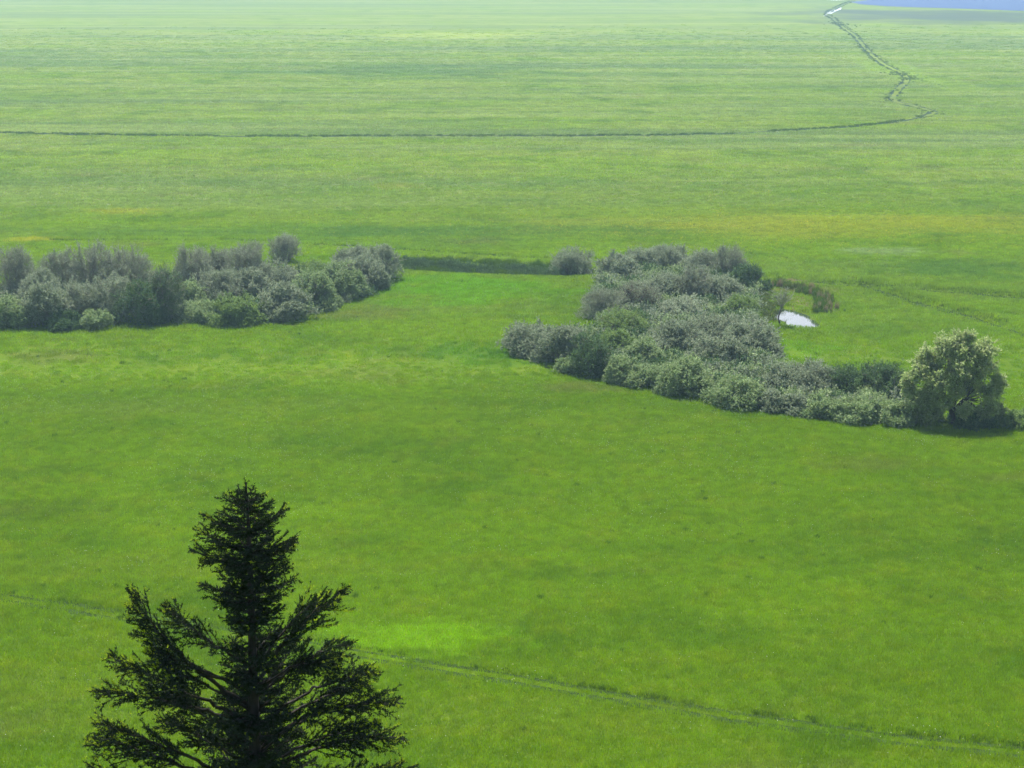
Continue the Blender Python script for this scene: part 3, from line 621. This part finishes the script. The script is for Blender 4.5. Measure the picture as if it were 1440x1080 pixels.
GL = 'willow shrubs of the left thicket'; GR = 'willow shrubs of the right thicket'
T = 'twiggy'; D_ = 'dense'; H_ = 'half'
SH = [
 # px, base, width, top, kind, leaf, label, group
 (12, 467, 66, 413, D_, 'pale', 'rounded pale green shrub at the front left corner of the left thicket', GL),
 (22, 425, 66, 339, T, 'grey', 'thin grey twiggy shrub rising behind the rounded corner shrub at the left photo edge', GL),
 (-38, 450, 70, 370, H_, 'grey', 'grey shrub mostly outside the left photo edge', GL),
 (58, 440, 60, 375, H_, 'grey', 'grey-green shrub right of the meadow gap near the left end of the thicket', GL),
 (88, 420, 66, 344, T, 'grey', 'grey twiggy shrub, first of the tall ragged back row right of the gap', GL),
 (132, 422, 84, 331, T, 'grey', 'tallest domed twiggy shrub in the back row of the left thicket', GL),
 (182, 424, 80, 334, T, 'grey', 'broad twiggy shrub with grey crown right of the tallest domed one', GL),
 (66, 465, 72, 388, D_, 'grey', 'grey-green shrub at the front edge, right of the rounded corner shrub', GL),
 (110, 452, 70, 384, H_, 'grey', 'dull green shrub in the middle of the left thicket below the tallest dome', GL),
 (160, 456, 76, 378, H_, 'grey', 'silvery mottled shrub overhanging the dark hollow of the left thicket', GL),
 (200, 462, 70, 386, H_, 'dark', 'dark green shrub at the back of the shaded hollow', GL),  # dark leaf colour stands in for the shade under the overhang
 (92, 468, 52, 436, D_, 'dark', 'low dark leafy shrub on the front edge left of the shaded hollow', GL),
 (138, 467, 48, 434, D_, 'pale', 'low pale leafy shrub sprawling before the dark hollow', GL),
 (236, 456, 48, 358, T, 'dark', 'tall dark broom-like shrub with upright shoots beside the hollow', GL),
 (272, 415, 56, 334, T, 'grey', 'narrow bare-topped shrub with a tall dark stem behind the dark broom', GL),
 (308, 398, 46, 343, T, 'grey', 'small slender twiggy shrub in the notch of the back row', GL),
 (348, 408, 66, 332, T, 'grey', 'tall thinly leaved shrub, last of the ragged back row', GL),
 (403, 370, 46, 324, T, 'grey', 'lone upright grey shrub standing behind the left thicket', GL),
 (264, 440, 56, 390, D_, 'pale', 'pale shrub leaning over the low front mound from behind', GL),
 (306, 432, 84, 372, H_, 'grey', 'mottled grey-green shrub behind the low front mounds', GL),
 (352, 428, 80, 374, D_, 'grey', 'grey-green shrub in the middle of the thicket under the tall thin one', GL),
 (284, 457, 76, 420, D_, 'pale', 'left one of two low pale mounds at the front edge of the left thicket', GL),
 (334, 462, 84, 414, D_, 'green', 'right one of two low mounds at the front edge, greener and darker below', GL),
 (398, 455, 84, 396, D_, 'grey', 'rounded shrub with shaded foot right of the two low mounds', GL),
 (386, 410, 66, 362, H_, 'grey', 'grey shrub with dull crown just below the lone upright one', GL),
 (434, 442, 76, 374, D_, 'pale', 'pale tufted shrub in the curve of the front edge', GL),
 (466, 433, 32, 410, D_, 'pale', 'small pale knob-like shrub jutting from the front edge', GL),
 (476, 424, 74, 360, D_, 'pale', 'pale shrub sloping up towards the right end of the left thicket', GL),
 (440, 400, 60, 366, H_, 'green', 'low green shrub beside the patch of rusty ground', GL),
 (510, 412, 66, 352, D_, 'grey', 'dense grey-green shrub under the rightmost crown', GL),
 (496, 384, 62, 343, H_, 'grey', 'grey rear shrub left of the rightmost crown', GL),
 (534, 398, 60, 338, H_, 'grey', 'tall grey shrub that ends the left thicket on the right', GL),
 # lone shrub by the ditch
 (806, 387, 66, 334, H_, 'grey', 'lone rounded grey shrub with forked stems at the right end of the ditch', 'shrubs beside the ditch'),
 (782, 386, 34, 366, H_, 'dark', 'low dark tangle of twigs at the left foot of the lone rounded shrub', 'shrubs beside the ditch'),
 # right thicket
 (868, 398, 62, 354, D_, 'grey', 'grey shrub at the upper left corner of the right thicket', GR),
 (902, 384, 62, 348, H_, 'grey', 'second shrub along the back of the right thicket, dull grey-green', GR),
 (944, 382, 70, 342, H_, 'grey', 'highest shrub in the back row of the right thicket', GR),
 (986, 392, 60, 350, H_, 'grey', 'shrub with brownish crown right of the highest back row one', GR),
 (1024, 398, 52, 340, T, 'grey', 'tall twiggy shrub with see-through crown at the right of the back row', GR),
 (1050, 412, 50, 366, H_, 'dark', 'darker shrub at the right end of the back row near the pond', GR),
 (1073, 411, 24, 393, H_, 'dark', 'small dark bush between the back row and the pond reeds', GR),
 (848, 450, 72, 402, T, 'grey', 'open shrub with bare forked stems on the left edge of the right thicket', GR),
 (894, 444, 74, 394, T, 'grey', 'reddish twiggy shrub with thin leaves beside the forked one', GR),
 (936, 428, 74, 380, H_, 'grey', 'grey shrub in the upper middle of the right thicket', GR),
 (976, 430, 50, 366, T, 'grey', 'slender shrub with one tall straight stem above its neighbours', GR),
 (1012, 428, 62, 384, H_, 'grey', 'grey-green shrub below the see-through twiggy crown', GR),
 (962, 455, 84, 412, D_, 'whitish', 'silvery white-leaved shrub in the middle of the right thicket', GR),
 (1040, 452, 54, 412, H_, 'green', 'thin green shrub with a dead twig, left of the pond', GR),
 (872, 482, 84, 434, H_, 'green', 'green shrub with upright shoots and dark foot, left of centre', GR),
 (742, 508, 78, 454, D_, 'grey', 'grey shrub at the far left tip of the right thicket', GR),
 (790, 522, 84, 452, D_, 'grey', 'large dense shrub with deep shade, second from the left tip', GR),
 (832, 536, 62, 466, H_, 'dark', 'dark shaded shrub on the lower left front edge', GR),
 (797, 531, 32, 502, D_, 'pale', 'small pale bush at the foot of the large shaded shrub', GR),
 (868, 508, 62, 462, D_, 'green', 'light green shrub in a bright pocket behind the dark one', GR),
 (872, 545, 46, 500, D_, 'pale', 'narrow pale shrub right of the dark shaded one on the front edge', GR),
 (905, 520, 60, 476, D_, 'pale', 'pale green shrub sloping down to the front mounds', GR),
 (958, 502, 80, 446, D_, 'grey', 'rounded grey-green shrub in the middle of the right thicket', GR),
 (1008, 490, 86, 438, H_, 'grey', 'brown-topped shrub in front of the pond', GR),
 (1056, 508, 84, 446, D_, 'grey', 'dense shrub with shaded right side bounding the meadow below the pond', GR),
 (1010, 524, 84, 468, D_, 'grey', 'broad shrub with dark base behind the round front shrub', GR),
 (914, 554, 70, 514, D_, 'pale', 'low pale mound on the front edge left of the biggest front shrub', GR),
 (960, 564, 86, 500, D_, 'pale', 'biggest pale front shrub, feathery topped', GR),
 (1034, 579, 86, 527, D_, 'pale', 'round dome-shaped pale shrub on the front edge', GR),
 (1098, 562, 62, 512, D_, 'grey', 'grey-green shrub behind and right of the round dome', GR),
 (1084, 582, 46, 546, D_, 'grey', 'low greyish bush touching the right side of the round dome', GR),
 (1140, 562, 78, 504, H_, 'grey', 'leftmost of three darker shrubs in the hedge leading to the big tree', GR),
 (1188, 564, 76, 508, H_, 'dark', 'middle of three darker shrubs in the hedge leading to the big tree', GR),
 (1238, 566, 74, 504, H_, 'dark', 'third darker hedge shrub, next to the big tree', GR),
 (1120, 586, 40, 550, D_, 'grey', 'low bush at the left start of the pale front hedge', GR),
 (1154, 592, 62, 554, D_, 'pale', 'pale low shrub in the front hedge, left of its middle', GR),
 (1202, 598, 68, 554, D_, 'pale', 'pale low shrub in the middle of the front hedge', GR),
 (1254, 601, 66, 558, D_, 'pale', 'pale low shrub ending the front hedge at the big tree', GR),
 (1292, 596, 34, 552, D_, 'silver', 'small silvery bush under the left skirt of the big tree', GR),
 (1366, 606, 66, 578, D_, 'dark', 'low dark shaded bush at the foot of the big tree, right of its trunk', 'low bushes beside the big willow tree'),
 (1424, 606, 50, 578, D_, 'green', 'low bright green bush right of the big tree at the photo edge', 'low bushes beside the big willow tree'),
 (1462, 600, 60, 578, D_, 'green', 'low green bush mostly outside the right photo edge', 'low bushes beside the big willow tree'),
]
def inside(px, py, poly):
    c = np.zeros(px.shape, bool)
    for (x0, y0), (x1, y1) in zip(poly, poly[1:] + poly[:1]):
        c ^= ((y0 > py) != (y1 > py)) & (px < (x1 - x0) * (py - y0) / (y1 - y0 + 1e-9) + x0)
    return c
def undergrowth(name, poly_px, dens, label):
    P = [tuple(G(*p)) for p in poly_px]; a = np.array(P); lo, hi = a.min(0), a.max(0); n = int((hi[0]-lo[0]) * (hi[1]-lo[1]) * dens)
    x = rng.uniform(lo[0], hi[0], n); y = rng.uniform(lo[1], hi[1], n); k = inside(x, y, P) & (pond_d(x, y) > 1.5); x, y = x[k], y[k]
    srcs = []
    for j, lf in enumerate(('grey', 'dark', 'pale')):
        r = np.random.default_rng(200 + j); m = 90; A = np.stack([r.normal(0, .4, m), r.normal(0, .4, m), r.uniform(.02, .7, m)], 1)
        B = A + unit(r.normal(0, .5, (m, 3)) + np.array([0, 0, .8])) * .45; V, Fc = leaves_on(r, A, B, 8, .19, .05); srcs.append(mesh_np('undergrowth', V, Fc, LEAF[lf]))
    scatter(name, np.stack([x, y, relief(x, y)], 1), rng.uniform(.6, 1.5, len(x)), srcs, label)
undergrowth('undergrowth', [(-80, 460), (-60, 420), (60, 405), (200, 395), (300, 390), (440, 385), (545, 378), (545, 400), (500, 420), (430, 443), (330, 452), (245, 446), (180, 440), (60, 456)], .8, 'low leafy undergrowth beneath the left thicket')
x, y = along(line((560, 371), (640, 376), (720, 379), (790, 382)), 520, .6, .5)
scatter('ditch_scrub', np.stack([x, y, relief(x, y)], 1), rng.uniform(.4, 1.0, len(x)), [mesh_np('scrub', *leaves_on(np.random.default_rng(300 + j), *(lambda A: (A, A + np.array([0, 0, .35])))(np.random.default_rng(310 + j).normal(0, .38, (80, 3)) * np.array([1, 1, .7]) + np.array([0, 0, .4])), 8, .18, .045), LEAF['dark']) for j in range(3)], 'dark low scrub crowding the ditch between the two thickets')
undergrowth('undergrowth', [(845, 385), (1040, 385), (1062, 410), (1060, 450), (1085, 480), (1085, 510), (1140, 540), (1270, 545), (1280, 585), (1150, 575), (1030, 562), (930, 548), (860, 528), (770, 508), (715, 492), (725, 485), (850, 470), (840, 440)], .8, 'low leafy undergrowth beneath the right thicket')
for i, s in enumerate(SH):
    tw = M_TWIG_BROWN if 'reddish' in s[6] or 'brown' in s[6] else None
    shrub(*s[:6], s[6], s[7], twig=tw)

# ---- big willow tree
def big_willow():
    r = np.random.default_rng(11); bx, by = G(1340, 594); sc = F / depth_of(by)
    z0 = float(relief(np.array([bx]), np.array([by]))[0])
    e = bpy.data.objects.new('willow_tree', None); COL.objects.link(e); e.location = (bx, by, z0 - .05)
    tag(e, 'big pale-crowned willow tree with forked trunk at the right end of the right thicket', 'tree')
    def L(px, py, d=0.0): return np.array([(px - 1340) / sc, d, (594 - py) / sc * 1.03])
    T_ = Segs(); T_.add(L(1340, 594), L(1338, 578, .1), .34, .27)
    forks = [(L(1338, 578, .1), L(1328, 556, .3)), (L(1338, 578, .1), L(1342, 552, -.2)), (L(1338, 578, .1), L(1354, 558, .1))]
    for a, b in forks: T_.add(a, b, .21, .15)
    link('trunk', T_.mesh('trunk', M_BARK, 8), e)
    lobes = [(1324, 486, 27, 0.2), (1300, 500, 20, .8), (1352, 492, 20, -.6), (1380, 490, 26, .4), (1287, 519, 24, -.2), (1276, 535, 15, .7), (1340, 514, 24, -1.2), (1312, 530, 22, -1.3),
             (1365, 520, 22, -1.0), (1390, 518, 20, .9), (1338, 505, 24, 1.6), (1296, 556, 20, -.6), (1318, 558, 15, 1.5), (1384, 546, 20, -.6), (1400, 550, 14, .5), (1404, 573, 12, 0),
             (1362, 548, 17, 1.4), (1290, 578, 14, .3), (1300, 590, 12, -.6), (1376, 572, 16, -.9), (1392, 590, 14, -.2), (1365, 594, 14, -.8), (1334, 540, 15, -1.7), (1325, 590, 9, 1.0), (1356, 470, 9, .2), (1276, 548, 9, 0), (1335, 528, 22, .3), (1358, 536, 20, .6), (1310, 512, 20, .3), (1308, 545, 18, .2), (1282, 565, 14, -.4), (1308, 574, 15, -.9), (1388, 568, 17, -.6), (1322, 574, 12, 1.3), (1362, 576, 15, 1.1), (1372, 505, 22, .2), (1345, 480, 20, .8), (1400, 532, 16, 0), (1348, 566, 13, -1.7), (1322, 556, 14, -1.5), (1360, 590, 12, -1.2)]
    Bq = Segs(); Vs = []; Fs = []; off = 0
    for (px, py, rp, d) in lobes:
        c = L(px, py, d); rad = rp / sc * 1.0; st = forks[0][1] if px < 1325 else (forks[1][1] if px < 1358 else forks[2][1])
        mid = (st + c) / 2 + np.array([0, 0, (-.15 if py < 560 else .1) * np.linalg.norm(c - st)]) + r.normal(0, .15, 3)
        pts = [(1-t)**2 * st + 2*t*(1-t) * mid + t*t * c for t in np.linspace(0, 1, 7)]
        if py < 560 or px > 1375:
          for k in range(6): Bq.add(pts[k], pts[k+1], .085 * (1 - k/7.5), .085 * (1 - (k+1)/7.5))
        n = int(30 * (rad / 1.6) ** 2) + 14
        D = unit(r.normal(0, 1, (n, 3)) + np.array([0, 0, .25])); A = c - D * rad * .15; Bp = c + D * rad * r.uniform(.45, .85, n)[:, None] * np.array([1, 1, .92])
        Bq.add(A, Bp, .03, .012)
        m = 9; bi = np.repeat(np.arange(n), m); t = r.uniform(.35, 1, len(bi)); A2 = A[bi] + (Bp - A)[bi] * t[:, None]
        D2 = unit(D[bi] * .6 + r.normal(0, .6, A2.shape) + np.array([0, 0, .1])); B2 = A2 + D2 * r.uniform(.25, .6, len(A2))[:, None] + np.array([0, 0, -.08])
        B2[:, 2] = np.maximum(B2[:, 2], .06); Bq.add(A2, B2, .009, .004)
        V, Fc = leaves_on(r, A2, B2, 11, .19, .048, up=-.1); V[:, 2] = np.maximum(V[:, 2], .03); Vs.append(V); Fs.append(Fc + off); off += len(V)
    link('limbs', Bq.mesh('limbs', M_BARK), e)
    link('crown', mesh_np('crown', np.concatenate(Vs), np.concatenate(Fs), LEAF['silver']), e)
big_willow()

# ---- leaning pollard willow on the pond shore
def pollard():
    r = np.random.default_rng(5); bx, by = G(1097, 456); sc = F / depth_of(by)
    e = bpy.data.objects.new('pollard_willow', None); COL.objects.link(e); e.location = (bx, by, float(relief(np.array([bx]), np.array([by]))[0]) - .05)
    tag(e, 'small broom-headed willow with slim bent trunk at the left edge of the pond', 'tree')
    P = [np.array([(px - 1097) / sc, 0, (456 - py) / sc * 1.03]) for px, py in ((1097, 456), (1094, 446), (1096, 438), (1098, 432))]
    S = Segs()
    for k in range(3): S.add(P[k], P[k+1], .10 - .01*k, .09 - .01*k)
    link('trunk', S.mesh('trunk', M_BARK, 6), e)
    S = Segs(); n = 34; az = r.uniform(0, 2*pi, n); tilt = np.radians(r.uniform(5, 50, n)); D = np.stack([np.sin(tilt)*np.cos(az), np.sin(tilt)*np.sin(az), np.cos(tilt)], 1)
    A = np.repeat(P[3][None], n, 0); B = A + D * r.uniform(1.2, 2.5, n)[:, None]; S.add(A, B, .02, .008)
    bi = np.repeat(np.arange(n), 8); A2 = A[bi] + (B - A)[bi] * r.uniform(.4, 1, len(bi))[:, None]; B2 = A2 + unit(D[bi] + r.normal(0, .5, A2.shape)) * r.uniform(.2, .5, len(bi))[:, None]
    S.add(A2, B2, .009, .004); link('branches', S.mesh('branches', M_TWIG), e)
    V, Fc = leaves_on(r, A2, B2, 6, .13, .03); link('crown', mesh_np('crown', V, Fc, LEAF['grey']), e)
pollard()

# ------------------------------------------------------------------ the fir in the foreground
def fir():
    r = np.random.default_rng(23)
    PX = 27.3 / F; fy = 26.0; tx = (345 - 720) / F * 27.27; tz = 33.65
    gz = float(relief(np.array([tx]), np.array([fy]))[0])
    e = bpy.data.objects.new('fir_tree', None); COL.objects.link(e); e.location = (tx, fy, gz - .1)
    tag(e, 'dark silver fir with yellow-green shoot tips standing alone in the foreground', 'tree')
    H = tz - gz + .1
    def P(px, py, d=0.0): return np.array([(px - 345) * PX, d, H - (py - 680) * PX * 1.035])
    S = Segs(); nz = 26
    for k in range(nz):
        a = k / nz; b = (k + 1) / nz; ra = .012 + .19 * (1 - a) ** .9; rb = .012 + .19 * (1 - b) ** .9
        S.add(np.array([.02 * sin(a * 9), .02 * cos(a * 7), H * a]), np.array([.02 * sin(b * 9), .02 * cos(b * 7), H * b]), ra, rb)
    link('trunk', S.mesh('trunk', M_FIRBARK, 9), e)

    def branch(start, ctrl, tip, dense=1.0, thick=.03, fresh=.5, bare=.0, reach=.42, full=True):
        """one limb: wood, side twigs, needles"""
        L = np.linalg.norm(ctrl - start) + np.linalg.norm(tip - ctrl)
        def bz(t): t = np.asarray(t)[..., None]; return (1-t)**2 * start + 2*t*(1-t) * ctrl + t*t * tip
        nseg = max(4, int(L / .12)); t = np.linspace(0, 1, nseg + 1); q = bz(t); q[1:-1] += r.normal(0, .008 + .004 * L, (nseg - 1, 3))
        W_ = Segs(); rad = thick * (1 - t * .88); W_.add(q[:-1], q[1:], rad[:-1], rad[1:])
        nd = []                                            # needle bearing segments: A, B, fresh
        i0 = int(nseg * max(bare, .05)); nd.append((q[i0:-1], q[i0+1:], np.zeros(nseg - i0)))
        nl = int(L * (1 - bare) / .042 * dense); tt = bare + (1 - bare) * (np.arange(nl) + r.uniform(0, 1, nl)) / max(nl, 1); A = bz(tt)
        ax = unit(bz(np.minimum(tt + .03, 1.03)) - bz(tt - .03)); side = unit(np.cross(ax, np.array([0, 0, 1.]))); up = np.cross(side, ax)
        sgn = np.where(np.arange(nl) % 2 == 0, 1., -1.)[:, None]
        roll = r.normal(0, .65, nl)[:, None]
        lat = unit(ax * r.uniform(.6, 1.2, nl)[:, None] + side * sgn * np.cos(roll) + up * (np.sin(roll) * .8 - .12))
        rem = (1 - tt) * L; ll = np.clip(rem * .75 + .10, .09, reach * min(1.25, .4 + L * .5)) * r.uniform(.55, 1.2, nl)
        outw = unit((tip - start) * np.array([1, 1, .15])); lat = unit(lat + outw * .35)
        B = A + lat * ll[:, None]
        nd.append((A, B, (r.uniform(0, 1, nl) < fresh * .5 * np.clip((tt - .5) / .3, 0, 1)).astype(float))); W_.add(A, B, .006, .003)
        # second order shoots
        ns = np.maximum(1, (ll / .055).astype(int)); ix = np.repeat(np.arange(nl), ns); u = r.uniform(.15, 1.0, len(ix)); A2 = A[ix] + (B - A)[ix] * u[:, None]
        s2 = unit(np.cross(lat[ix], up[ix] + r.normal(0, .35, (len(ix), 3)))) * np.where(r.uniform(0, 1, len(ix)) < .5, 1, -1)[:, None]
        D2 = unit(lat[ix] * .8 + s2 * .75 + np.array([0, 0, .10]) + r.normal(0, .15, A2.shape)); l2 = np.clip((1 - u) * ll[ix] * .6 + .05, .05, .16) * r.uniform(.7, 1.25, len(ix))
        B2 = A2 + D2 * l2[:, None]; B2[:, 2] += .004
        outer = np.clip((tt[ix] - .55) / .3, 0, 1) * np.clip(.3 + D2[:, 2] * 1.6, 0, 1) * (u > .5)
        nd.append((A2, B2, (r.uniform(0, 1, len(ix)) < fresh * outer).astype(float)))
        a = np.concatenate([n[0] for n in nd]); b = np.concatenate([n[1] for n in nd]); fr = np.concatenate([n[2] for n in nd])
        ln = np.linalg.norm(b - a, axis=1); k = np.maximum(3, (ln / (.0050 if full else .015)).astype(int)); ix = np.repeat(np.arange(len(a)), k)
        u = r.uniform(0, 1.02, len(ix)); p = a[ix] + (b - a)[ix] * u[:, None]; dr = unit(b - a)[ix]
        nrm = unit(np.cross(dr, r.normal(0, 1, dr.shape))); nrm[:, 2] += .25
        nl_ = .037 * r.uniform(.7, 1.25, len(ix))[:, None] * (1 if full else 1.6); dirn = unit(dr * .75 + nrm)
        wv = unit(np.cross(dirn, r.normal(0, 1, dirn.shape))) * (.0058 if full else .012)
        V = np.stack([p - wv, p + wv, p + dirn * nl_ + wv * .5], 1).reshape(-1, 3); c = np.arange(len(p)) * 3
        mi = (fr[ix] > .5) & (u > .35)
        w = link('branch', W_.mesh('branch', M_FIRBARK), e)
        link('needles', mesh_np('needles', V, np.stack([c, c+1, c+2], 1), [M_NEEDLE, M_FRESH], mi.astype(int)), w)
        return len(p)
    cnt = 0
    # leader
    cnt += branch(P(345, 716), P(345, 700), P(345, 680), 1.0, .012, .3, reach=.12)
    # silhouettes seen in the photograph: (start, control, tip, depth of tip, bare share)
    seen = [((345, 708), (335, 702), (322, 697), -.05, 0), ((345, 708), (356, 702), (368, 697), .05, 0), ((345, 722), (330, 712), (312, 704), .1, 0), ((345, 725), (362, 712), (380, 706), -.05, 0),
            ((345, 755), (312, 742), (289, 722), -.1, 0), ((345, 750), (376, 738), (397, 719), .1, 0), ((345, 775), (305, 768), (275, 752), .1, 0), ((345, 785), (380, 775), (412, 755), -.1, 0),
            ((345, 790), (305, 786), (272, 772), -.25, 0), ((345, 800), (308, 798), (284, 790), .1, 0), ((345, 795), (385, 788), (406, 774), .2, 0), ((345, 820), (380, 818), (403, 803), 0, 0), ((345, 838), (382, 838), (406, 826), .15, 0),
            ((345, 845), (305, 842), (279, 826), 0, 0), ((345, 860), (320, 850), (300, 838), -.3, 0),
            ((345, 1012), (215, 925), (187, 826), -.3, .42), ((345, 950), (265, 905), (222, 862), .1, .2), ((345, 985), (245, 938), (206, 902), -.4, .3), ((335, 990), (250, 930), (207, 922), -.3, .5),
            ((345, 1040), (240, 985), (134, 937), .1, .35), ((345, 1046), (235, 985), (120, 974), -.3, .3), ((345, 1020), (270, 960), (226, 945), -.3, .4), ((345, 1075), (270, 1030), (214, 992), .2, .3),
            ((345, 1135), (225, 1068), (118, 1025), -.2, .4), ((345, 1150), (205, 1085), (98, 1066), .2, .4), ((345, 1105), (270, 1060), (200, 1045), .3, .3), ((345, 1175), (190, 1130), (90, 1110), .0, .3),
            ((345, 985), (398, 888), (480, 828), -.2, .3), ((345, 960), (400, 880), (438, 858), .2, .3), ((345, 1000), (410, 935), (488, 917), .1, .25), ((345, 990), (410, 925), (470, 935), -.3, .3),
            ((345, 1045), (440, 965), (524, 962), .1, .45), ((345, 1070), (450, 995), (558, 997), -.2, .45), ((345, 1050), (440, 1000), (505, 985), .35, .35), ((345, 1125), (450, 1050), (561, 1064), .1, .4),
            ((345, 1110), (440, 1040), (525, 1030), -.3, .35), ((345, 1175), (450, 1110), (575, 1105), .0, .3), ((345, 1085), (420, 1010), (450, 990), -.5, .4)]
    for s, c, t, d, bare in seen:
        bare = bare + .0 if bare > .2 else bare; s_, c_, t_ = P(*s), P(*c, d * .5), P(*t, d); L = np.linalg.norm(t_ - s_)
        cnt += branch(s_, c_, t_, 1.0 if L < 1.2 else 1.15, .012 + .014 * L, .62, bare, reach=.28 + .12 * min(L, 1.5))
    # the body of the crown, all the way round
    depth_m = np.array([0, .2, .5, .8, 1.1, 1.4, 1.8, 2.1, 2.5, 3.0, 3.5, 4.2, 5.5]); prof = np.array([.08, .22, .42, .58, .64, .52, .54, .56, .82, 1.08, 1.22, 1.4, 1.9])
    z = .14; ang = 0
    while z < 4.9:
        for k in range(5 if z < 2.2 else 4):
            ang += 2.39996; rr = np.interp(z, depth_m, prof) * r.uniform(.65, 1.08)
            facing = -sin(ang)                              # towards the viewer
            if z > 2.3 and abs(cos(ang)) > .55: rr *= .55
            rise = rr * r.uniform(.28, .62)
            st = np.array([0, 0, H - z - rise]); tp = np.array([cos(ang) * rr, sin(ang) * rr, H - z - (r.uniform(0, .3) if z > 2.4 else 0)])
            ct = (st + tp) / 2 + np.array([cos(ang), sin(ang), -.6]) * rr * .12
            cnt += branch(st, ct, tp, 1.0, .010 + .012 * rr, .16, .02, reach=.26 if z < 2 else .34)
        z += .12 if z < 2.2 else .17
    # lower crown below the picture, coarser
    z = 5.0
    while z < H - 1.6:
        for k in range(4):
            ang += 2.39996; rr = (2.0 + .12 * (z - 5)) * r.uniform(.7, 1.1); st = np.array([0, 0, H - z - rr * .2]); tp = np.array([cos(ang) * rr, sin(ang) * rr, H - z]); ct = (st + tp) / 2 + np.array([0, 0, -.2])
            cnt += branch(st, ct, tp, .6, .04, .1, .2, reach=.5, full=False)
        z += .6
    print('fir needles', cnt)
fir()

# ------------------------------------------------------------------ the air
hz, nt = new_mat('haze_air')
out = N(nt, 'ShaderNodeOutputMaterial'); pv = N(nt, 'ShaderNodeVolumePrincipled')
pv.inputs['Color'].default_value = (.46, .74, 1.0, 1); pv.inputs['Density'].default_value = .00029; pv.inputs['Anisotropy'].default_value = .35
nt.links.new(pv.outputs[0], out.inputs['Volume'])
x0, x1, y0, y1, z0, z1 = -4100, 4100, -450, 6100, -3.0, 46.0
V = [(x, y, z) for z in (z0, z1) for y in (y0, y1) for x in (x0, x1)]
haze = link('haze', mesh_np('haze', V, [(0, 2, 3, 1), (4, 5, 7, 6), (0, 1, 5, 4), (2, 6, 7, 3), (0, 4, 6, 2), (1, 3, 7, 5)], hz))
tag(haze, 'thin summer haze over the plain', kind='stuff')
